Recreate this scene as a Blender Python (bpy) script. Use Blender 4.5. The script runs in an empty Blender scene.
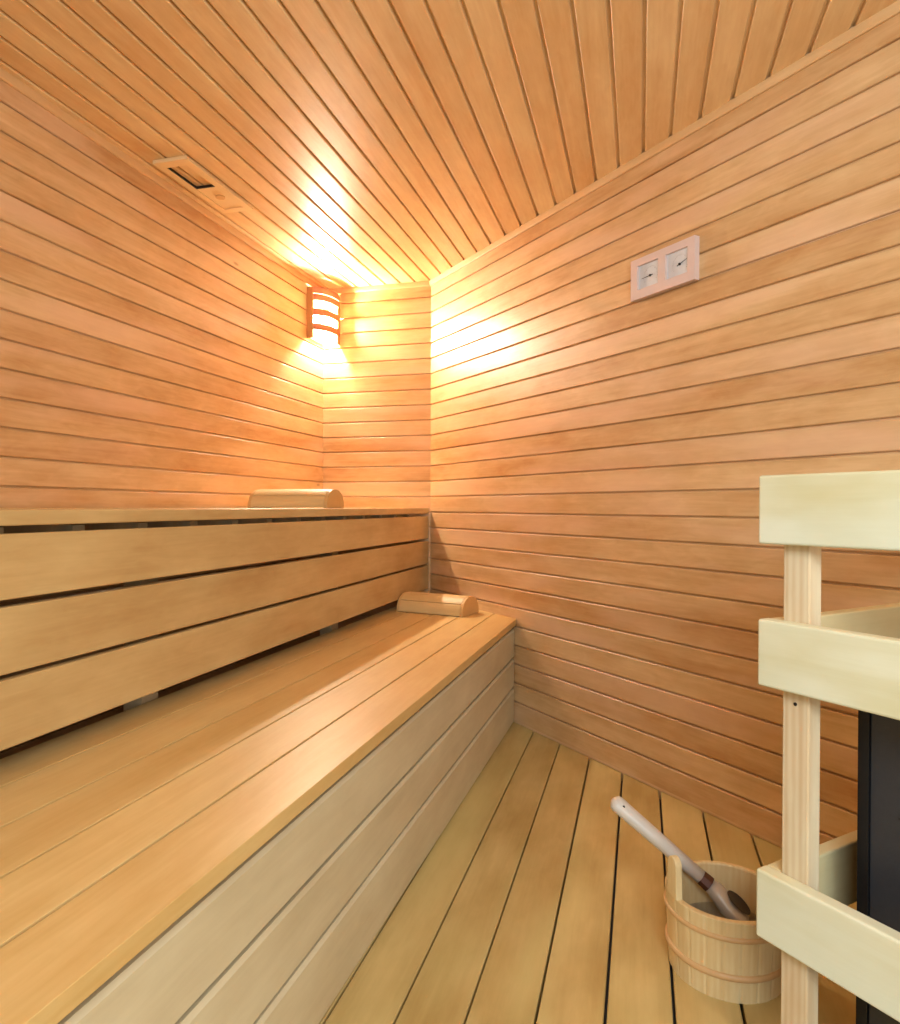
import bpy, bmesh, math, random
from mathutils import Vector, Matrix
random.seed(4)
sc = bpy.context.scene
COL = sc.collection

# ------------------------------------------------------------------ camera
def cam_rows(yaw, pitch, roll):
    cy, sy = math.cos(yaw), math.sin(yaw)
    f = Vector((-sy, cy, 0)); r = Vector((cy, sy, 0)); u = Vector((0, 0, 1))
    f2 = math.cos(pitch)*f + math.sin(pitch)*u; u2 = -math.sin(pitch)*f + math.cos(pitch)*u
    r3 = math.cos(roll)*r + math.sin(roll)*u2; u3 = -math.sin(roll)*r + math.cos(roll)*u2
    return r3, u3, f2
cd = bpy.data.cameras.new('camera'); cam = bpy.data.objects.new('camera', cd); COL.objects.link(cam)
r3, u3, f2 = cam_rows(math.radians(15.366), math.radians(-.447), math.radians(.186))
m = Matrix((r3, u3, -f2)).transposed().to_4x4(); m.translation = (0, 0, 1)
cam.matrix_world = m
cd.sensor_fit = 'HORIZONTAL'; cd.sensor_width = 36; cd.lens = 36*695.9/900
cd.clip_start = .02
sc.camera = cam

# ------------------------------------------------------------------ world, fill light, exposure
w = bpy.data.worlds.new('world'); sc.world = w; w.use_nodes = True
w.node_tree.nodes['Background'].inputs[0].default_value = (.6, .75, 1, 1)
w.node_tree.nodes['Background'].inputs[1].default_value = .12
sc.view_settings.view_transform = 'Standard'; sc.view_settings.look = 'None'
sc.view_settings.gamma = 1; sc.view_settings.use_curve_mapping = False
sc.view_settings.exposure = 1.18
FILL_W = 20; FILL_C = (.74, .88, 1.0)
BULB_L = 2350; BULB_C = (1, .87, .68)
ld = bpy.data.lights.new('cool_fill_light', 'AREA'); ld.shape = 'RECTANGLE'  # cool fill light added behind the camera, standing in for daylight
ld.size = .9; ld.size_y = .7; ld.energy = FILL_W; ld.color = FILL_C
lo = bpy.data.objects.new('cool_fill_light', ld); COL.objects.link(lo)
lo.location = (.35, -.75, 1.72)
lo.rotation_euler = (Vector((.7, 2.0, 1.45)) - Vector(lo.location)).to_track_quat('-Z', 'Y').to_euler()

ld2 = bpy.data.lights.new('side_fill_light', 'AREA'); ld2.shape = 'RECTANGLE'  # second cool fill, added inside the room to brighten bench fronts and rails
ld2.size = 1.0; ld2.size_y = 1.3; ld2.energy = 14; ld2.color = (.76, .90, 1.0)
lo2 = bpy.data.objects.new('side_fill_light', ld2); COL.objects.link(lo2)
lo2.location = (1.0, -1.05, 1.25); lo2.rotation_euler = (Vector((-.7, 1.8, .9)) - Vector(lo2.location)).to_track_quat('-Z', 'Y').to_euler()

# ------------------------------------------------------------------ materials
def lin(c):
    return tuple((v/12.92 if v <= .04045 else ((v+.055)/1.055)**2.4) for v in (x/255 for x in c)) + (1,)
def node(nt, t, **kw):
    n = nt.nodes.new(t)
    for k, v in kw.items(): setattr(n, k, v)
    return n
def math_n(nt, op, a, b=None, c=None):
    n = node(nt, 'ShaderNodeMath', operation=op)
    for i, v in enumerate((a, b, c)):
        if v is None: continue
        if isinstance(v, (int, float)): n.inputs[i].default_value = v
        else: nt.links.new(v, n.inputs[i])
    return n.outputs[0]
def ramp(nt, fac, stops):
    n = node(nt, 'ShaderNodeValToRGB'); nt.links.new(fac, n.inputs[0])
    e = n.color_ramp.elements
    while len(e) < len(stops): e.new(.5)
    for i, (p, c) in enumerate(stops): e[i].position = p; e[i].color = c
    return n.outputs[0]
def mix(nt, fac, a, b, mode='MIX'):
    n = node(nt, 'ShaderNodeMix', data_type='RGBA', blend_type=mode)
    for s, v in ((0, fac), (6, a), (7, b)):
        if isinstance(v, (int, float, tuple)): n.inputs[s].default_value = v
        else: nt.links.new(v, n.inputs[s])
    return n.outputs[2]
def noise(nt, vec, scale, detail=4, rough=.55, dist=0):
    n = node(nt, 'ShaderNodeTexNoise'); nt.links.new(vec, n.inputs['Vector'])
    n.inputs['Scale'].default_value = scale; n.inputs['Detail'].default_value = detail
    n.inputs['Roughness'].default_value = rough; n.inputs['Distortion'].default_value = dist
    return n.outputs[0]

def wood(name, light, dark, long='X', boards=None, rough=.42, grain=.5, knots=.0, vary=.25, tint=None, blotch=.35, rings=.0):
    """long = axis of the grain; boards = (axis, pitch, origin) when one mesh holds many boards"""
    mt = bpy.data.materials.new(name); mt.use_nodes = True; nt = mt.node_tree; L = nt.links
    b = nt.nodes['Principled BSDF']
    tc = node(nt, 'ShaderNodeTexCoord'); sp = node(nt, 'ShaderNodeSeparateXYZ'); L.new(tc.outputs['Object'], sp.inputs[0])
    ax = {'X': sp.outputs[0], 'Y': sp.outputs[1], 'Z': sp.outputs[2]}
    others = [k for k in 'XYZ' if k != long]
    oi = node(nt, 'ShaderNodeObjectInfo')
    if boards:
        bid = math_n(nt, 'FLOOR', math_n(nt, 'DIVIDE', math_n(nt, 'SUBTRACT', ax[boards[0]], boards[2]), boards[1]))
        wn = node(nt, 'ShaderNodeTexWhiteNoise', noise_dimensions='1D'); L.new(bid, wn.inputs['W']); rnd = wn.outputs['Value']
    else:
        rnd = oi.outputs['Random']
    off = math_n(nt, 'MULTIPLY', rnd, 37.0)
    def vec(sl, sa):
        c = node(nt, 'ShaderNodeCombineXYZ')
        L.new(math_n(nt, 'ADD', math_n(nt, 'MULTIPLY', ax[long], sl), off), c.inputs[0])
        L.new(math_n(nt, 'ADD', math_n(nt, 'MULTIPLY', ax[others[0]], sa), off), c.inputs[1])
        L.new(math_n(nt, 'MULTIPLY', ax[others[1]], sa), c.inputs[2])
        return c.outputs[0]
    g1 = noise(nt, vec(3, 110), 1, 5, .6)               # fine fibres
    g2 = noise(nt, vec(1.3, 16), 1, 4, .6, .6)           # broad streaks
    g3 = noise(nt, vec(3.2, 7), 1, 3, .5)                # blotches
    f = math_n(nt, 'ADD', math_n(nt, 'MULTIPLY', math_n(nt, 'SUBTRACT', g2, .5), 2.2*grain),
               math_n(nt, 'MULTIPLY', math_n(nt, 'SUBTRACT', g1, .5), 1.0*grain))
    f = math_n(nt, 'ADD', f, math_n(nt, 'MULTIPLY', math_n(nt, 'SUBTRACT', g3, .5), 2.0*blotch))
    f = math_n(nt, 'ADD', f, math_n(nt, 'MULTIPLY', math_n(nt, 'SUBTRACT', rnd, .5), 2*vary))
    g4 = noise(nt, vec(9, 34), 1, 3, .6, .8)              # small figure across the grain
    f = math_n(nt, 'ADD', f, math_n(nt, 'MULTIPLY', math_n(nt, 'SUBTRACT', g4, .5), 1.4*grain))
    f = math_n(nt, 'ADD', f, .45)
    if rings:
        wv = node(nt, 'ShaderNodeTexWave', wave_type='BANDS', bands_direction='Y')
        L.new(vec(1.2, 26), wv.inputs['Vector']); wv.inputs['Scale'].default_value = 1; wv.inputs['Distortion'].default_value = 5
        wv.inputs['Detail'].default_value = 2; wv.inputs['Detail Scale'].default_value = .6
        f = math_n(nt, 'ADD', f, math_n(nt, 'MULTIPLY', math_n(nt, 'SUBTRACT', wv.outputs[1], .5), rings))
    col = ramp(nt, f, [(0, light), (1, dark)])
    if tint:                                             # patches of another wood tone
        t = ramp(nt, noise(nt, vec(1.1, 5), 1, 2), [(.48, (0, 0, 0, 1)), (.66, (1, 1, 1, 1))])
        col = mix(nt, math_n(nt, 'MULTIPLY', t, .55), col, tint)
    if knots:
        v = node(nt, 'ShaderNodeTexVoronoi'); L.new(vec(2.6, 8), v.inputs['Vector']); v.inputs['Scale'].default_value = 1
        k = ramp(nt, v.outputs['Distance'], [(0, (1, 1, 1, 1)), (.035, (.8, .8, .8, 1)), (.075, (0, 0, 0, 1))])
        sel = math_n(nt, 'LESS_THAN', node_sep(nt, v.outputs['Color']), knots)
        col = mix(nt, math_n(nt, 'MULTIPLY', math_n(nt, 'MULTIPLY', k, sel), .6), col, lin((120, 66, 30)))
    L.new(col, b.inputs['Base Color'])
    b.inputs['Roughness'].default_value = rough
    bp = node(nt, 'ShaderNodeBump'); bp.inputs['Strength'].default_value = .12; bp.inputs['Distance'].default_value = .002
    L.new(g1, bp.inputs['Height']); L.new(bp.outputs[0], b.inputs['Normal'])
    return mt
def node_sep(nt, c):
    s = node(nt, 'ShaderNodeSeparateColor'); nt.links.new(c, s.inputs[0]); return s.outputs[0]

def plain(name, c, rough=.5, metal=0, bump=0, bscale=60, emit=0):
    mt = bpy.data.materials.new(name); mt.use_nodes = True; nt = mt.node_tree
    b = nt.nodes['Principled BSDF']; b.inputs['Roughness'].default_value = rough; b.inputs['Metallic'].default_value = metal
    tc = node(nt, 'ShaderNodeTexCoord')
    n = noise(nt, tc.outputs['Object'], bscale, 4)
    nt.links.new(mix(nt, n, c, tuple(v*.82 for v in c[:3])+(1,)), b.inputs['Base Color'])
    if bump:
        bp = node(nt, 'ShaderNodeBump'); bp.inputs['Strength'].default_value = bump; bp.inputs['Distance'].default_value = .002
        nt.links.new(n, bp.inputs['Height']); nt.links.new(bp.outputs[0], b.inputs['Normal'])
    if emit:
        b.inputs['Emission Color'].default_value = c; b.inputs['Emission Strength'].default_value = emit
    return mt

PITCH = .0869; Z0 = .0127                    # joints of the wall boards
CP = .0888; CX0 = -.001                      # joints of the ceiling boards
FP = .1313; FX0 = -.457                      # gaps of the floor boards
WL, WD = lin((228, 190, 138)), lin((190, 138, 82))
M = {}
M['wall'] = wood('alder_cladding', WL, WD, 'X', ('Z', PITCH, Z0), rough=.4, grain=.55, knots=.12, vary=.20, tint=lin((236, 196, 158)), blotch=.5)
M['ceil'] = wood('alder_ceiling', lin((240, 210, 158)), lin((216, 170, 112)), 'X', ('Y', CP, CX0), rough=.38, grain=.5, knots=.09, vary=.2, blotch=.5)
M['trimw'] = wood('alder_trim', lin((230, 192, 140)), lin((206, 158, 100)), 'X', grain=.3, vary=.1)
M['floor'] = wood('floor_boards', lin((210, 184, 122)), lin((176, 146, 84)), 'Y', ('X', FP, FX0), rough=.5, grain=.35, vary=.12, blotch=1.0, tint=lin((206, 190, 124)))
M['bench'] = wood('bench_aspen', lin((228, 196, 134)), lin((202, 158, 90)), 'Y', rough=.4, grain=.4, vary=.2, blotch=.45)
M['riser'] = wood('riser_aspen', lin((214, 182, 124)), lin((182, 142, 86)), 'Y', rough=.45, grain=.4, vary=.08, blotch=.7)
M['front'] = wood('front_aspen', lin((222, 208, 172)), lin((192, 172, 134)), 'Y', rough=.42, grain=.3, vary=.08, blotch=.6)
M['benchz'] = wood('bench_post_wood', lin((214, 190, 150)), lin((186, 156, 112)), 'Z', grain=.4)
M['rail'] = wood('rail_pine', lin((228, 224, 194)), lin((200, 186, 130)), 'X', rough=.42, grain=.25, vary=.12, blotch=1.0, tint=lin((220, 226, 206)))
M['raily'] = wood('side_rail_pine', lin((222, 206, 160)), lin((198, 176, 124)), 'Y', rough=.5, grain=.25, vary=.1, blotch=.4)
M['post'] = wood('post_pine', lin((228, 212, 176)), lin((196, 158, 112)), 'Z', rough=.5, grain=.4, vary=.1, blotch=.3, rings=.3)
M['pillow'] = wood('pillow_aspen', lin((228, 196, 138)), lin((208, 164, 100)), 'X', rough=.45, grain=.3, vary=.1)
M['pillow_end'] = wood('pillow_end_aspen', lin((222, 178, 112)), lin((200, 148, 84)), 'Y', rough=.5, grain=.25, vary=.05)
M['bucket'] = wood('bucket_pine', lin((240, 220, 170)), lin((218, 180, 120)), 'Z', rough=.5, grain=.5, vary=.1, blotch=.3, rings=.15)
M['hoop'] = plain('hoop_wood', lin((226, 180, 124)), .45)
M['ladle'] = wood('ladle_wood', lin((222, 212, 198)), lin((196, 182, 164)), 'X', rough=.4, grain=.3)
M['collar'] = plain('copper_collar', lin((96, 54, 32)), .5, .1)
M['steel'] = plain('ladle_steel', lin((206, 196, 182)), .42, .25, bump=.3, bscale=30)
M['dark_in'] = plain('hollow_shade', lin((70, 62, 58)), .35, .6)
M['heater'] = plain('heater_enamel', lin((22, 22, 24)), .35, .2, bump=.15, bscale=140)
M['heater_panel'] = plain('heater_panel_metal', lin((66, 66, 70)), .38, .5, bump=.25, bscale=120)
M['under'] = plain('under_floor_concrete', lin((120, 112, 104)), .9, bump=.3, bscale=40)
M['gauge'] = wood('gauge_wood', lin((228, 208, 200)), lin((212, 184, 172)), 'X', rough=.45, grain=.15, vary=.05, blotch=.5)
M['dial'] = plain('dial_card', lin((226, 228, 228)), .5)
M['ink'] = plain('black_ink', lin((22, 20, 20)), .5)
M['tick'] = plain('grey_ink', lin((130, 128, 128)), .6)
M['vent'] = wood('vent_aspen', lin((248, 220, 168)), lin((232, 192, 132)), 'Y', grain=.2, vary=.05)
M['lampwood'] = wood('lamp_plate_wood', lin((200, 150, 96)), lin((168, 118, 70)), 'Z', grain=.3)
M['bulb'] = plain('lit_bulb', BULB_C+(1,), .4, emit=BULB_L)
def shade_mat():
    mt = bpy.data.materials.new('lamp_veneer'); mt.use_nodes = True; nt = mt.node_tree; b = nt.nodes['Principled BSDF']
    b.inputs['Roughness'].default_value = .5
    tc = node(nt, 'ShaderNodeTexCoord')
    n = noise(nt, tc.outputs['Object'], 25, 3)
    nt.links.new(mix(nt, n, lin((196, 124, 86)), lin((170, 98, 66))), b.inputs['Base Color'])
    t = node(nt, 'ShaderNodeBsdfTranslucent'); t.inputs[0].default_value = (.95, .22, .08, 1)
    mx = node(nt, 'ShaderNodeMixShader'); mx.inputs[0].default_value = .02
    nt.links.new(b.outputs[0], mx.inputs[1]); nt.links.new(t.outputs[0], mx.inputs[2])
    nt.links.new(mx.outputs[0], nt.nodes['Material Output'].inputs[0])
    return mt
M['shade'] = shade_mat()
def diffuser_mat():
    mt = bpy.data.materials.new('frosted_glass'); mt.use_nodes = True; nt = mt.node_tree; b = nt.nodes['Principled BSDF']
    tc = node(nt, 'ShaderNodeTexCoord'); n = noise(nt, tc.outputs['Object'], 40, 2)
    nt.links.new(mix(nt, n, (.9, .9, .88, 1), (.85, .85, .82, 1)), b.inputs['Base Color'])
    t = node(nt, 'ShaderNodeBsdfTranslucent'); t.inputs[0].default_value = (.7, .68, .62, 1)
    mx = node(nt, 'ShaderNodeMixShader'); mx.inputs[0].default_value = .35
    nt.links.new(b.outputs[0], mx.inputs[1]); nt.links.new(t.outputs[0], mx.inputs[2])
    nt.links.new(mx.outputs[0], nt.nodes['Material Output'].inputs[0])
    return mt
M['diffuser'] = diffuser_mat()
def water_mat():
    mt = bpy.data.materials.new('bucket_water'); mt.use_nodes = True; nt = mt.node_tree; b = nt.nodes['Principled BSDF']
    b.inputs['Base Color'].default_value = (.8, .86, .88, 1); b.inputs['Roughness'].default_value = .03
    b.inputs['Transmission Weight'].default_value = .9; b.inputs['IOR'].default_value = 1.33
    tc = node(nt, 'ShaderNodeTexCoord'); n = noise(nt, tc.outputs['Object'], 18, 2)
    bp = node(nt, 'ShaderNodeBump'); bp.inputs['Strength'].default_value = .25; bp.inputs['Distance'].default_value = .004
    nt.links.new(n, bp.inputs['Height']); nt.links.new(bp.outputs[0], b.inputs['Normal'])
    return mt
M['water'] = water_mat()
def glass_mat():
    mt = bpy.data.materials.new('added_front_glass'); mt.use_nodes = True; nt = mt.node_tree; b = nt.nodes['Principled BSDF']
    b.inputs['Base Color'].default_value = (.75, .85, .84, 1); b.inputs['Roughness'].default_value = .02
    b.inputs['Transmission Weight'].default_value = 1; b.inputs['IOR'].default_value = 1.45
    return mt
M['glass'] = glass_mat()

# ------------------------------------------------------------------ helpers
def obj(name, bm, mat, parent=None, bevel=0, smooth=False, seg=2):
    bmesh.ops.recalc_face_normals(bm, faces=bm.faces)
    me = bpy.data.meshes.new(name); bm.to_mesh(me); bm.free()
    if mat is not None: me.materials.append(mat)
    if smooth:
        for p in me.polygons: p.use_smooth = True
    o = bpy.data.objects.new(name, me); COL.objects.link(o)
    if parent: o.parent = parent
    if bevel:
        mo = o.modifiers.new('bevel', 'BEVEL'); mo.width = bevel; mo.segments = seg; mo.limit_method = 'ANGLE'; mo.angle_limit = math.radians(40)
    return o
def tag(o, label, cat, group=None):
    o['label'] = label; o['category'] = cat
    if group: o['group'] = group
    return o
def thing(name, label, cat, loc=(0, 0, 0), rz=0, group=None):
    o = bpy.data.objects.new(name, None); COL.objects.link(o); o.location = loc; o.rotation_euler = (0, 0, rz)
    o.empty_display_size = .1
    return tag(o, label, cat, group)
def struct(o): o['kind'] = 'structure'; return o
def box(bm, x0, x1, y0, y1, z0, z1):
    v = [bm.verts.new((x, y, z)) for z in (z0, z1) for x, y in ((x0, y0), (x1, y0), (x1, y1), (x0, y1))]
    for f in ((3, 2, 1, 0), (4, 5, 6, 7), (0, 1, 5, 4), (1, 2, 6, 5), (2, 3, 7, 6), (3, 0, 4, 7)): bm.faces.new([v[i] for i in f])
    return bm
def B(*a): return box(bmesh.new(), *a)
def prism(pts, z0, z1, bm=None):
    bm = bm or bmesh.new()
    lo_ = [bm.verts.new((x, y, z0)) for x, y in pts]; hi = [bm.verts.new((x, y, z1)) for x, y in pts]
    bm.faces.new(lo_[::-1]); bm.faces.new(hi); n = len(pts)
    for i in range(n): bm.faces.new((lo_[i], lo_[(i+1) % n], hi[(i+1) % n], hi[i]))
    return bm
def extrude_profile(pts, x0, x1, to=lambda x, a, b: (x, a, b), bm=None, closed=True):
    """pts (a,b) cross-section extruded along local X"""
    bm = bm or bmesh.new()
    A = [bm.verts.new(to(x0, a, b)) for a, b in pts]; C = [bm.verts.new(to(x1, a, b)) for a, b in pts]
    n = len(pts)
    for i in range(n if closed else n-1): bm.faces.new((A[i], A[(i+1) % n], C[(i+1) % n], C[i]))
    if closed: bm.faces.new(A[::-1]); bm.faces.new(C)
    return bm
def cyl(bm, c, r, h, axis='Z', seg=24, r2=None):
    r2 = r if r2 is None else r2
    mt = {'Z': Matrix(), 'Y': Matrix.Rotation(-math.pi/2, 4, 'X'), 'X': Matrix.Rotation(math.pi/2, 4, 'Y')}[axis]
    bmesh.ops.create_cone(bm, cap_ends=True, segments=seg, radius1=r, radius2=r2, depth=h, matrix=Matrix.Translation(c) @ mt)
    return bm
def lathe(pts, seg=64, bm=None):
    bm = bm or bmesh.new(); rings = []
    for r, z in pts: rings.append([bm.verts.new((r*math.cos(2*math.pi*i/seg), r*math.sin(2*math.pi*i/seg), z)) for i in range(seg)])
    for a, b in zip(rings, rings[1:]):
        for i in range(seg): bm.faces.new((a[i], a[(i+1) % seg], b[(i+1) % seg], b[i]))
    return bm

# ------------------------------------------------------------------ room shell
H = 2.272; S2 = math.sqrt(.5); CW = 2.6195*S2          # the diagonal wall is n.P = CW
XL, YE = -1.815, 3.771
YB = -1.25; XR = 1.45
def wall_profile(top):
    """boards with a chamfered V and a tongue gap between them; a = depth (into the wall +), b = height"""
    pts = [(.004, -.03), (.004, .004), (0, .006)]
    z = Z0 + PITCH
    while z < top - .004:
        pts += [(0, z-.0062), (.0022, z-.0040), (.0105, z-.0036), (.0105, z+.0024), (.0022, z+.0028), (0, z+.0052)]
        z += PITCH
    pts += [(0, top), (.03, top), (.03, -.03)]
    return pts
def wall(name, length, loc, rz):
    o = obj(name, extrude_profile(wall_profile(H+.05), 0, length), M['wall']); o.location = loc; o.rotation_euler = (0, 0, rz)
    return struct(o)
EPS = .012
# local x runs left to right as seen from inside, local y points out of the room
wall('wall_left', YE-YB+EPS, (XL, YB, 0), math.pi/2)
wall('wall_end', (-1.1515-XL)+.03, (XL-EPS, YE, 0), 0)
u_corner = (-1.1515*S2 - YE*S2)
len_r = (XR - (-1.1515))/S2
wall('wall_right', len_r+.01, (-1.1515, YE, 0), -math.pi/4)
wall('wall_side', (2.6195-XR)-YB+.01, (XR, 2.6195-XR, 0), -math.pi/2)
# unseen rear wall: cladding beside a glass front added to let light escape
GX0, GX1, GZ = -1.15, 1.25, 2.06
def flat_wall(name, x0, x1, z0, z1):
    o = obj(name, extrude_profile([(a, b) for a, b in wall_profile(H+.05) if z0-.05 <= b <= z1+.05], 0, x1-x0), M['wall'])
    o.location = (x1, YB, 0); o.rotation_euler = (0, 0, math.pi); return struct(o)
flat_wall('wall_back', XL, GX0, 0, H); flat_wall('wall_back', GX1, XR+.1, 0, H); flat_wall('wall_back', GX0, GX1, GZ, H)
for i, (a, b) in enumerate(((GX0, -.35), (-.33, .45), (.47, GX1))):
    p = struct(obj('added_window_%d' % (i+1) if i != 1 else 'added_door_1', B(a+.004, b-.004, YB-.018, YB-.010, .012, GZ-.012), M['glass']))
    if i == 1:
        obj('added_door_handle', cyl(cyl(cyl(bmesh.new(), (.38, YB+.03, 1.05), .012, .40), (.38, YB+.01, .90), .006, .04, 'Y'), (.38, YB+.01, 1.20), .006, .04, 'Y'), M['vent'], p)
# ceiling: local x along world Y, boards side by side across local y -> built straight in world, grain axis X after rotating 90 degrees
def ceiling():
    pts = []; k0 = math.floor((-XR-.1-CX0)/CP); k1 = math.ceil((-XL+.1-CX0)/CP)
    pts.append((k0*CP+CX0, 0))
    for k in range(k0+1, k1):
        y = CX0 + k*CP
        pts += [(y-.0078, 0), (y-.0052, .0030), (y-.0046, .012), (y+.0046, .012), (y+.0052, .0030), (y+.0078, 0)]
    pts += [(k1*CP+CX0, 0), (k1*CP+CX0, .04), (k0*CP+CX0, .04)]
    o = obj('ceiling', extrude_profile(pts, YB-.05, YE+.05), M['ceil'])
    o.rotation_euler = (0, 0, math.pi/2); o.location = (0, 0, H)      # local y -> world -x
    return struct(o)
ceiling()
# floor boards with open gaps over a grey sub-floor
def floor():
    bm = bmesh.new(); k = -12
    while FX0 + k*FP < XR:
        x0, x1 = FX0+k*FP, FX0+(k+1)*FP
        g = .0022 if k < 2 else .0032
        if x1 > XL-.1:
            pr = [(x0+g, -.024), (x0+g, -.002), (x0+g+.002, 0), (x1-g-.002, 0), (x1-g, -.002), (x1-g, -.024)]
            extrude_profile(pr, YB-.05, YE+.05, to=lambda x, a, b: (a, x, b), bm=bm)
        k += 1
    return struct(obj('floor', bm, M['floor']))
floor()
struct(obj('trim_1', B(XL-.1, XR+.1, YB-.1, YE+.1, -.08, -.06), M['under'])).name = 'sub_floor'  # grey sub-floor slab below the board gaps
# ceiling moulding on every wall
TP = [(0, H-.027), (0, H), (-.013, H), (-.013, H-.010), (-.011, H-.023), (-.008, H-.027)]
def trim(name, length, loc, rz, x0=0):
    o = obj(name, extrude_profile(TP, x0, length), M['trimw']); o.location = loc; o.rotation_euler = (0, 0, rz)
    return struct(o)
trim('trim_1', YE-YB, (XL, YB, 0), math.pi/2)
trim('trim_2', -1.1515-XL, (XL, YE, 0), 0)
trim('trim_3', len_r, (-1.1515, YE, 0), -math.pi/4)
trim('trim_4', (2.6195-XR)-YB, (XR, 2.6195-XR, 0), -math.pi/2)
trim('trim_5', XR-XL, (XR, YB, 0), math.pi)

# ------------------------------------------------------------------ lower bench
K = .014; Y1 = 3.13; YS = -.55
def bx(off, y): return off + K*(y-Y1)
def far_y(off, gap=.004):                      # where the line meets the diagonal wall
    return min((2.6195 - gap - off + K*Y1)/(1+K), YE-.004)
def strip(off0, off1):
    """board footprint between two nearly parallel lines, mitred at the diagonal wall; off0 < off1"""
    a, b = far_y(off0), far_y(off1)
    pts = [(bx(off0, YS), YS), (bx(off1, YS), YS), (bx(off1, b), b)]
    if a >= YE-.005 and b < YE-.005:
        yc = YE-.004; pts.append((2.6195-.004-yc, yc)) if (2.6195-.004-yc) > bx(off0, yc)+.01 else None
    pts.append((bx(off0, a), a))
    return pts
TL = .4842
lb = thing('sauna_bench', 'lower sauna bench, wide five-board seat with a closed front beside the floor', 'bench', (-.9, 1.4, 0))
LBM = Matrix.Translation((.9, -1.4, 0))
def put(o): o.matrix_parent_inverse = LBM; return o
offs = [-1.2275, -1.099, -.955, -.820, -.685, -.550]
for a, b in zip(offs, offs[1:]):
    put(obj('seat_board', prism(strip(a+.0028, b-.0028), TL-.029, TL), M['bench'], lb, bevel=.0010))
for z0, z1 in ((.004, .1590), (.1680, .2950), (.3040, .4350)):
    fx = -.5625
    a, b = strip(fx-.020, fx)[0:1], None
    put(obj('front_board', prism(strip(fx-.020, fx), z0, z1), M['front'], lb, bevel=.0065, seg=1))
for y in (-.3, .75, 1.8, 2.85):
    put(obj('support_post', B(bx(-.64, y), bx(-.585, y), y, y+.045, 0, TL-.031), M['benchz'], lb))
    put(obj('support_post', B(-1.215, -1.16, y, y+.045, 0, TL-.031), M['benchz'], lb))

# ------------------------------------------------------------------ upper bench
ub = thing('sauna_bench', 'upper sauna bench along the left wall, with three spaced riser boards under its seat edge', 'bench', (-1.5, 1.4, 0))
UBM = Matrix.Translation((1.5, -1.4, 0))
def putu(o): o.matrix_parent_inverse = UBM; return o
XU = -1.159; TU = .9912; yE = YE-.004
putu(obj('edge_board', B(XU-.115, XU, YS, yE, .9605, TU), M['riser'], ub, bevel=.003))
xs = [-1.288, -1.418, -1.548, -1.678, -1.806]
for a, b in zip(xs[1:], xs): putu(obj('seat_board', B(a+.003, b-.003, YS, yE, .965, TU), M['bench'], ub, bevel=.003))
for z0, z1 in ((.8200, .9455), (.6785, .8062), (.5365, .6680)):
    putu(obj('riser_board', B(XU-.020, XU, YS, yE, z0, z1), M['riser'], ub, bevel=.003))
for y in (.380, 1.542, 2.706):
    putu(obj('support_post', B(-1.317, -1.262, y, y+.066, 0, .914), M['benchz'], ub))
y = -.4
while y < 3.7:
    putu(obj('cross_bearer', B(-1.80, XU-.070, y, y+.035, .915, .9555), M['benchz'], ub)); y += .21

# ------------------------------------------------------------------ corner lamp
LC = Vector((-1.745, 3.69, 0))
lamp = thing('wall_lamp', 'lit corner wall lamp with curved wooden louvre strips under the ceiling', 'lamp', (XL, 3.66, 1.95))
LM = Matrix.Translation((-XL, -3.66, -1.95))
def putl(o): o.matrix_parent_inverse = LM; return o
zl0, zl1 = 1.943, 2.228
putl(obj('side_plate', B(XL+.002, XL+.040, 3.553, 3.563, zl0, zl1), M['lampwood'], lamp, bevel=.001))
putl(obj('side_plate', B(-1.716, -1.706, YE-.038, YE-.002, zl0, zl1), M['lampwood'], lamp, bevel=.001))
def arc_pts(t, r=0.0):
    # from left plate front edge, bulging into the room, to the end wall plate
    p0, p1, p2, p3 = Vector((-1.779, 3.560)), Vector((-1.725, 3.575)), Vector((-1.693, 3.655)), Vector((-1.704, 3.745))
    return (1-t)**3*p0 + 3*(1-t)**2*t*p1 + 3*(1-t)*t*t*p2 + t**3*p3
def slat(z0, z1, flare=0):
    bm = bmesh.new(); N = 18; rows = []
    for i in range(N+1):
        t = i/N; p = arc_pts(t); d = arc_pts(min(t+.01, 1)) - arc_pts(max(t-.01, 0)); nn = Vector((d.y, -d.x)).normalized()
        rows.append([bm.verts.new((p.x+nn.x*o, p.y+nn.y*o, z)) for o, z in ((0, z0), (.0022, z0), (.0022, z1), (0, z1))])
    for a, b in zip(rows, rows[1:]):
        for i in range(4): bm.faces.new((a[i], a[(i+1) % 4], b[(i+1) % 4], b[i]))
    bm.faces.new(rows[0]); bm.faces.new(rows[-1][::-1])
    return bm
for za, zb in ((2.192, 2.228), (2.152, 2.189), (2.070, 2.108), (1.988, 2.026)):
    putl(obj('louvre_strip', slat(za, zb), M['shade'], lamp, smooth=False))
bm = bmesh.new(); bmesh.ops.create_icosphere(bm, subdivisions=3, radius=.020, matrix=Matrix.Translation((-1.777, 3.722, 2.075)) @ Matrix.Diagonal((1, 1, 2.3, 1)))
bulb = putl(obj('bulb', bm, M['bulb'], lamp, smooth=True))
inside = [(-1.808, 3.567)] + [tuple(arc_pts(i/12) + Vector((-.005, .003))) for i in range(13)] + [(-1.722, 3.765), (-1.808, 3.765)]
putl(obj('top_light_shield', prism(inside, zl1-.006, zl1-.002), M['lampwood'], lamp))  # opaque cap added to keep the bulb's light off the ceiling
putl(obj('back_light_shield', B(XL+.001, XL+.006, 3.566, 3.765, zl0+.006, zl1-.009), M['lampwood'], lamp))  # thin board added to shield the wall from the bulb
putl(obj('lamp_holder', cyl(bmesh.new(), (-1.773, 3.718, 2.152), .018, .05), M['dial'], lamp))
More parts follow.
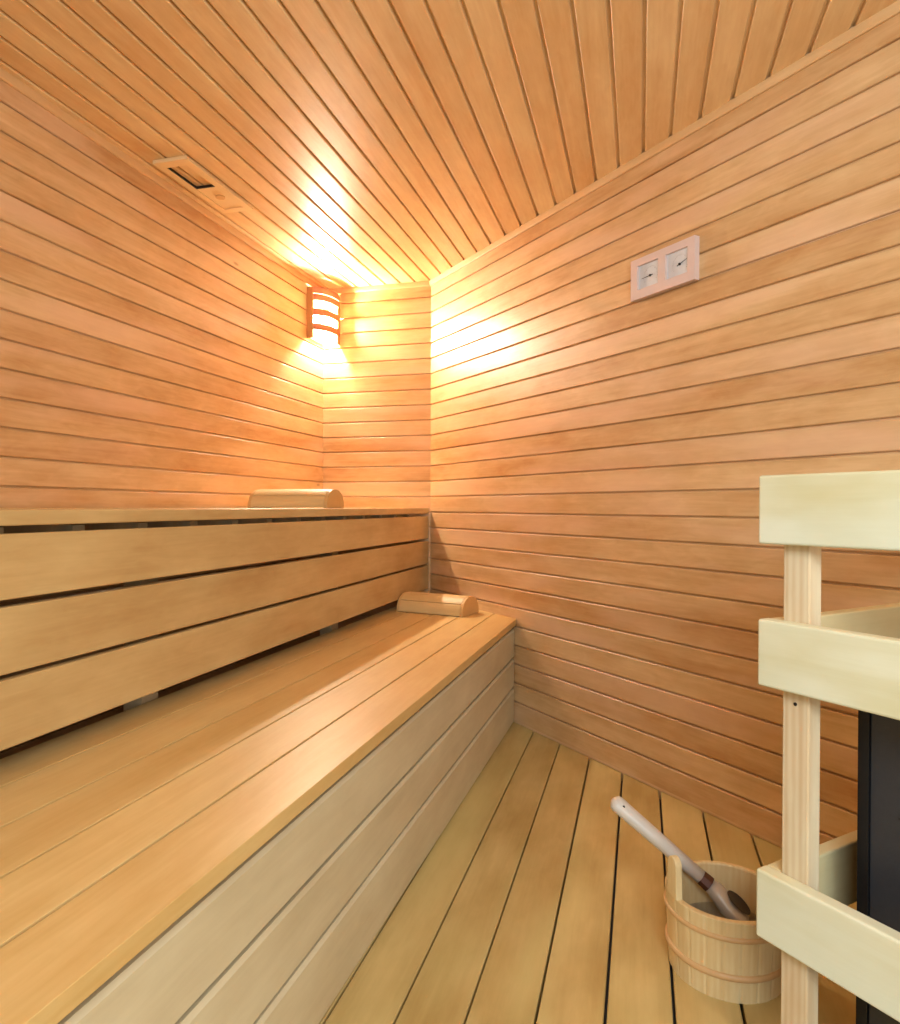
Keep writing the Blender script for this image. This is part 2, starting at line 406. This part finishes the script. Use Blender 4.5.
putl(obj('lamp_bracket', B(-1.8085, -1.760, 3.711, 3.725, 2.165, 2.176), M['dial'], lamp))

# ------------------------------------------------------------------ vent in the ceiling
VZ = H-.013
vent = thing('ceiling_vent', 'light wooden sliding ceiling vent, half open, above the upper bench', 'vent', (-1.67, 2.42, VZ))
VM = Matrix.Translation((1.67, -2.42, -VZ))
def putv(o): o.matrix_parent_inverse = VM; return o
vx0, vx1, vy0, vy1 = -1.742, -1.598, 2.190, 2.640
bm = box(bmesh.new(), vx0, vx1, vy0, vy0+.042, VZ, H-.0005); box(bm, vx0, vx1, vy1-.030, vy1, VZ, H-.0005)
box(bm, vx0, vx0+.026, vy0+.042, vy1-.03, VZ, H-.0005); box(bm, vx1-.030, vx1, vy0+.042, vy1-.03, VZ, H-.0005)
putv(obj('vent_frame', bm, M['vent'], vent))
sl = putv(obj('sliding_panel', B(vx0+.027, vx1-.031, 2.418, vy1-.031, VZ+.0035, VZ+.009), M['vent'], vent))
knob = obj('finger_knob', cyl(bmesh.new(), ((vx0+vx1)/2+.006, 2.50, VZ+.0015), .019, .006, seg=32), M['pillow_end'], sl); 
bm = box(bmesh.new(), vx0+.0265, vx0+.0292, vy0+.043, 2.417, VZ+.003, H-.001); box(bm, vx0+.0292, vx1-.032, 2.412, 2.417, VZ+.003, H-.001)
putv(obj('vent_seal', bm, M['ink'], vent))

# ------------------------------------------------------------------ thermometer and hygrometer box
def in_r(uc, nc, z): return Vector((uc*S2 + nc*S2, -uc*S2 + nc*S2, z))
gu0, gu1, gz0, gz1 = -1.889, -1.597, 1.7505, 1.895
gc = (gu0+gu1)/2
g = thing('sauna_gauge', 'pale wooden wall box with thermometer and hygrometer dials on the right wall', 'thermometer', in_r(gc, CW, (gz0+gz1)/2), -math.pi/4)
W2, H2 = (gu1-gu0)/2, (gz1-gz0)/2
D = .022
holes = [(-1.857-gc, -1.758-gc, 1.783-(gz0+gz1)/2, 1.869-(gz0+gz1)/2), (-1.7235-gc, -1.6275-gc, 1.783-(gz0+gz1)/2, 1.869-(gz0+gz1)/2)]
bm = bmesh.new()
h1, h2 = holes
box(bm, -W2, W2, -D, 0, h1[3], H2); box(bm, -W2, W2, -D, 0, -H2, h1[2])
box(bm, -W2, h1[0], -D, 0, h1[2], h1[3]); box(bm, h1[1], h2[0], -D, 0, h1[2], h1[3]); box(bm, h2[1], W2, -D, 0, h1[2], h1[3])
bmesh.ops.remove_doubles(bm, verts=bm.verts, dist=1e-5)
obj('casing', bm, M['gauge'], g, bevel=.0)
for k, (h, ang, nm) in enumerate(((holes[0], math.radians(182), 'hygrometer_dial'), (holes[1], math.radians(18), 'thermometer_dial'))):
    cx, cz = (-1.801-gc, 1.8225-(gz0+gz1)/2) if k == 0 else (-1.667-gc, 1.8220-(gz0+gz1)/2)
    d = obj(nm, B(h[0]+.0003, h[1]-.0003, -.0125, -.001, h[2]+.0003, h[3]-.0003), M['dial'], g)
    nb = bmesh.new(); ca, sa = math.cos(ang), math.sin(ang); nx, nz = -sa, ca
    def q(l, s): return (cx+ca*l+nx*s, cz+sa*l+nz*s)
    poly = [q(-.012, -.0014), q(.040, -.0006), q(.040, .0006), q(-.012, .0014)]
    v1 = [nb.verts.new((x, -.0150, z)) for x, z in poly]; v2 = [nb.verts.new((x, -.0142, z)) for x, z in poly]
    nb.faces.new(v1); nb.faces.new(v2[::-1])
    for i in range(4): nb.faces.new((v1[i], v1[(i+1) % 4], v2[(i+1) % 4], v2[i]))
    cyl(nb, (cx, -.0150, cz), .0042, .004, 'Y', 20)
    obj('pointer', nb, M['ink'], d)
    tb = bmesh.new()
    for j in range(25):
        a = math.radians(-30 + j*10); r0, r1 = (.029, .034) if j % 4 == 0 else (.031, .034)
        ca, sa = math.cos(a), math.sin(a)
        if not (h[2]+.003 < cz+sa*r1 < h[3]-.003 and h[0]+.003 < cx+ca*r1 < h[1]-.003): continue
        pp = [(cx+ca*r+s*-sa, cz+sa*r+s*ca) for r, s in ((r0, -.0004), (r1, -.0004), (r1, .0004), (r0, .0004))]
        tv = [tb.verts.new((x, -.01265, z)) for x, z in pp]; tb.faces.new(tv)
        r = bmesh.ops.extrude_face_region(tb, geom=[tb.faces[-1] if False else tv[0].link_faces[0]])
        for v in [e for e in r['geom'] if isinstance(e, bmesh.types.BMVert)]: v.co.y = -.0124
    obj('scale_marks', tb, M['tick'], d)

# ------------------------------------------------------------------ wooden head rests
def headrest(label, loc, rz, length=.365, depth=.175, height=.080):
    t = thing('sauna_headrest', label, 'headrest', loc, rz, None)
    L2 = length/2
    def prof(s, r=1.0):                      # s 0..1 front to back
        a = math.pi*(1 - s)
        y = depth/2*(1 + math.cos(a)); z = height*math.sin(a)**.85 if math.sin(a) > 0 else 0
        yc = depth/2
        return (yc + (y-yc)*r, max(z*r, 0))
    EP = .014
    for s in (-1, 1):
        pts = [prof(i/24) for i in range(25)]
        x0, x1 = (L2-EP, L2) if s > 0 else (-L2, -L2+EP)
        obj('end_panel', extrude_profile(pts, x0, x1), M['pillow_end'], t, bevel=.0012)
    cuts = [0.0, .20, .40, .60, .80, 1.0]
    for a, b in zip(cuts, cuts[1:]):
        a2, b2 = a+.006, b-.006; n = 5
        outer = [prof(a2+(b2-a2)*i/n, 1.01) for i in range(n+1)]; inner = [prof(a2+(b2-a2)*i/n, .90) for i in range(n+1)]
        obj('slat', extrude_profile(outer+inner[::-1], -L2+EP+.0005, L2-EP-.0005), M['pillow'], t, bevel=.0008)
    return t
headrest('curved slatted wooden headrest lying on the upper bench under the lamp', (-1.428, 2.62, TU+.0004), 0)
rz = math.atan2(3.142-3.222, -.834+1.168)
headrest('curved slatted wooden headrest lying on the lower bench against the riser boards', (-.979, 3.178, TL+.0004), rz, height=.088)

# ------------------------------------------------------------------ heater guard rail
P0 = (.1798, 1.2016)
gd = thing('heater_guard', 'pale pine guard rail around the black heater, three boards screwed to a square post', 'guard rail', (P0[0], P0[1], 0), -math.pi/4)
RL = .86; TH = .026
NW = CW - (P0[0]+P0[1])*S2
for z0, z1 in ((.9425, 1.051), (.7165, .8225), (.3140, .4225)):
    obj('front_rail', B(0, RL, 0, TH, z0, z1), M['rail'], gd, bevel=.004, seg=3)
    obj('side_rail', B(0, TH, TH+.0005, NW-.002, z0, z1-.001), M['raily'], gd, bevel=.003)
    obj('side_rail', B(RL-TH, RL, TH+.0005, NW-.002, z0, z1-.001), M['raily'], gd, bevel=.003)
for x in (TH+.0005, RL-TH-.0455):
    for y in (TH+.0005, NW-.034):
        obj('post', B(x, x+.0445, y, y+.031, 0, 1.035), M['post'], gd, bevel=.0025)
for z in (.694, .302): obj('screw', cyl(bmesh.new(), (TH+.023, TH+.0004, z), .0028, .002, 'Y', 12), M['ink'], gd)

# ------------------------------------------------------------------ heater
hg = .12; hu = .0925
ht = thing('sauna_heater', 'black metal sauna heater standing behind the pale guard rail', 'heater', (P0[0]+(hu+.2)*S2+(hg+.15)*S2, P0[1]-(hu+.2)*S2+(hg+.15)*S2, 0), -math.pi/4)
hw, hd, hh = .42, .34, .765
x0, x1, y0, y1 = -.2, -.2+hw, -.15, -.15+hd
bm = bmesh.new(); fr = .017
box(bm, x0, x1, y0+.012, y1, .012, hh-.02)                                   # body
obj('body', bm, M['heater'], ht, bevel=.003)
bm = box(bmesh.new(), x0, x0+fr, y0, y0+.0115, .012, hh-.02); box(bm, x1-fr, x1, y0, y0+.0115, .012, hh-.02)
box(bm, x0+fr, x1-fr, y0, y0+.0115, .012, .04); box(bm, x0+fr, x1-fr, y0, y0+.0115, hh-.045, hh-.02)
obj('front_frame', bm, M['heater'], ht)
fp = obj('front_panel', B(x0+fr+.001, x1-fr-.001, y0+.004, y0+.0115, .041, hh-.046), M['heater_panel'], ht)
sb = bmesh.new()
for xx in (x0+fr+.045, x0+fr+.057): cyl(sb, (xx, y0+.003, .535), .002, .003, 'Y', 12)
obj('vent_hole', sb, M['ink'], ht)
bm = bmesh.new()
for k in range(11):
    xx = x0+.02+k*(hw-.04)/10; box(bm, xx-.003, xx+.003, y0+.02, y1-.01, hh-.019, hh-.012)
box(bm, x0, x1, y0+.012, y0+.02, hh-.02, hh); box(bm, x0, x1, y1-.008, y1, hh-.02, hh)
box(bm, x0, x0+.008, y0+.02, y1-.008, hh-.02, hh); box(bm, x1-.008, x1, y0+.02, y1-.008, hh-.02, hh)
obj('top_grille', bm, M['heater'], ht)
for sx in (x0+.02, x1-.05):
    for sy in (y0+.03, y1-.05): obj('foot', B(sx, sx+.03, sy, sy+.03, 0, .0115), M['heater'], ht)

# ------------------------------------------------------------------ bucket
bc = (.182, 1.617)
RB, RT, HB = .118, .127, .167
bk = thing('sauna_bucket', 'round pine stave water bucket on the floor beside the guard post', 'bucket', (bc[0], bc[1], 0))
def stave_wall():
    bm = bmesh.new(); NS = 22; per = 8; seg = NS*per; rings = []
    prof = [(RB, 0, 1), (RB+(RT-RB)*.5, HB*.5, 1), (RT, HB-.002, 1), (RT-.002, HB, 1), (RT-.012, HB, 0), (RT-.014, HB-.003, 0), (RB-.013, .012, 0)]
    for r, z, out in prof:
        ring = []
        for i in range(seg):
            k = i % per; rr = r - (.0012 if k == 0 and out else 0)
            a = 2*math.pi*i/seg; ring.append(bm.verts.new((rr*math.cos(a), rr*math.sin(a), z)))
        rings.append(ring)
    for a, b in zip(rings, rings[1:]):
        for i in range(seg): bm.faces.new((a[i], a[(i+1) % seg], b[(i+1) % seg], b[i]))
    bm.faces.new(rings[0]); bm.faces.new(rings[-1])
    return bm
obj('stave_wall', stave_wall(), M['bucket'], bk)
def hoop(zc, hgt, th, rz=0):
    rr = RB+(RT-RB)*zc/HB + .0002; pts = []
    for i in range(9):
        a = -math.pi/2 + math.pi*i/8; pts.append((rr+th*math.cos(a), zc+hgt/2*math.sin(a)))
    pts = [(rr-.001, zc-hgt/2)] + pts + [(rr-.001, zc+hgt/2)]
    return lathe(pts + pts[:1], 72)
obj('hoop', hoop(.131, .011, .0042), M['hoop'], bk, smooth=True)
obj('hoop', hoop(.052, .014, .0055), M['hoop'], bk, smooth=True)
# the tall stave that carries the grip: on the left of the rim seen from the camera
sa_ = math.atan2(1.567-bc[1], .080-bc[0])
def grip():
    bm = bmesh.new(); n = 14; Wd = .0175; top = .085
    pts = [(-Wd-.003, 0), (Wd+.003, 0)] + [(Wd*math.cos(math.pi*i/n), top-Wd+Wd*math.sin(math.pi*i/n)) for i in range(n+1)]
    A = [bm.verts.new((RT-.0135, y, HB-.001+z)) for y, z in pts]; C = [bm.verts.new((RT+.0015, y, HB-.001+z)) for y, z in pts]
    N = len(pts)
    bm.faces.new(A[::-1]); bm.faces.new(C)
    for i in range(N): bm.faces.new((A[i], A[(i+1) % N], C[(i+1) % N], C[i]))
    return bm
gp = obj('handle_stave', grip(), M['bucket'], bk, bevel=.002); gp.rotation_euler = (0, 0, sa_)
wt = obj('water', cyl(bmesh.new(), (0, 0, .045), RB-.0105, .066, seg=64, r2=RB-.0085), M['water']); wt.location = (bc[0], bc[1], 0)
tag(wt, 'clear water inside the round pine bucket on the floor', 'water')

# ------------------------------------------------------------------ ladle
def ladle():
    tip = Vector((-.062, 1.700, .3010)); bowl = Vector((.2450, 1.660, .079))
    ax = (bowl-tip); Lg = ax.length; X = ax.normalized()
    Yv = Vector((0, 0, 1)).cross(X).normalized(); Zv = X.cross(Yv)
    t = thing('sauna_ladle', 'long-handled ladle with pale wooden handle resting in the water bucket', 'ladle', tip)
    t.rotation_euler = Matrix((X, Yv, Zv)).transposed().to_euler()
    def tube(sect, n=16, flat=1.0):
        bm = bmesh.new(); rings = []
        for x, ry, rz_ in sect:
            rings.append([bm.verts.new((x, ry*math.cos(2*math.pi*i/n), rz_*math.sin(2*math.pi*i/n))) for i in range(n)])
        for a, b in zip(rings, rings[1:]):
            for i in range(n): bm.faces.new((a[i], a[(i+1) % n], b[(i+1) % n], b[i]))
        bm.faces.new(rings[0][::-1]); bm.faces.new(rings[-1]); return bm
    C = Lg*.645
    h = [(-.002, .006, .004), (.001, .014, .009), (.006, .0210, .016), (.014, .0240, .018), (C*.5, .0210, .0165), (C, .0170, .0150)]
    hd_ = obj('handle', tube(h, 20), M['ladle'], t, smooth=True)
    hb = bmesh.new(); cyl(hb, (.026, -.0155, .0115), .0032, .004, 'Y', 12)
    obj('hang_hole_disc', hb, M['ink'], hd_)  # black disc paints the dark of the hole; nothing is bored
    obj('collar', tube([(C-.001, .0185, .0165), (C+.0215, .0200, .0180)], 8), M['collar'], t)
    s = [(C+.021, .0165, .0155), (C+.045, .026, .022), (C+.070, .038, .030), (C+.092, .042, .032), (C+.108, .039, .028), (C+.118, .028, .018), (C+.122, .012, .008)]
    # spoon: closed convex shell; a dark disc on top paints the hollow's shade
    bm = bmesh.new(); n = 20; rings = []
    for x, ry, rz_ in s:
        ring = []
        for i in range(n):
            a = 2*math.pi*i/n; y = ry*math.cos(a); z = rz_*math.sin(a)
            if z > 0: z *= .35 if x > C+.05 else .8
            ring.append(bm.verts.new((x, y, z)))
        rings.append(ring)
    for a, b in zip(rings, rings[1:]):
        for i in range(n): bm.faces.new((a[i], a[(i+1) % n], b[(i+1) % n], b[i]))
    bm.faces.new(rings[0][::-1]); bm.faces.new(rings[-1])
    sp = obj('scoop', bm, M['steel'], t, smooth=True)
    bm = bmesh.new(); n = 24
    top = [bm.verts.new((C+.088+.030*math.cos(2*math.pi*i/n), .030*math.sin(2*math.pi*i/n), .0140)) for i in range(n)]
    bt = [bm.verts.new((C+.088+.024*math.cos(2*math.pi*i/n), .024*math.sin(2*math.pi*i/n), .0128)) for i in range(n)]
    for i in range(n): bm.faces.new((top[i], top[(i+1) % n], bt[(i+1) % n], bt[i]))
    bm.faces.new(bt)
    obj('scoop_shade_disc', bm, M['dark_in'], sp, smooth=True)
ladle()
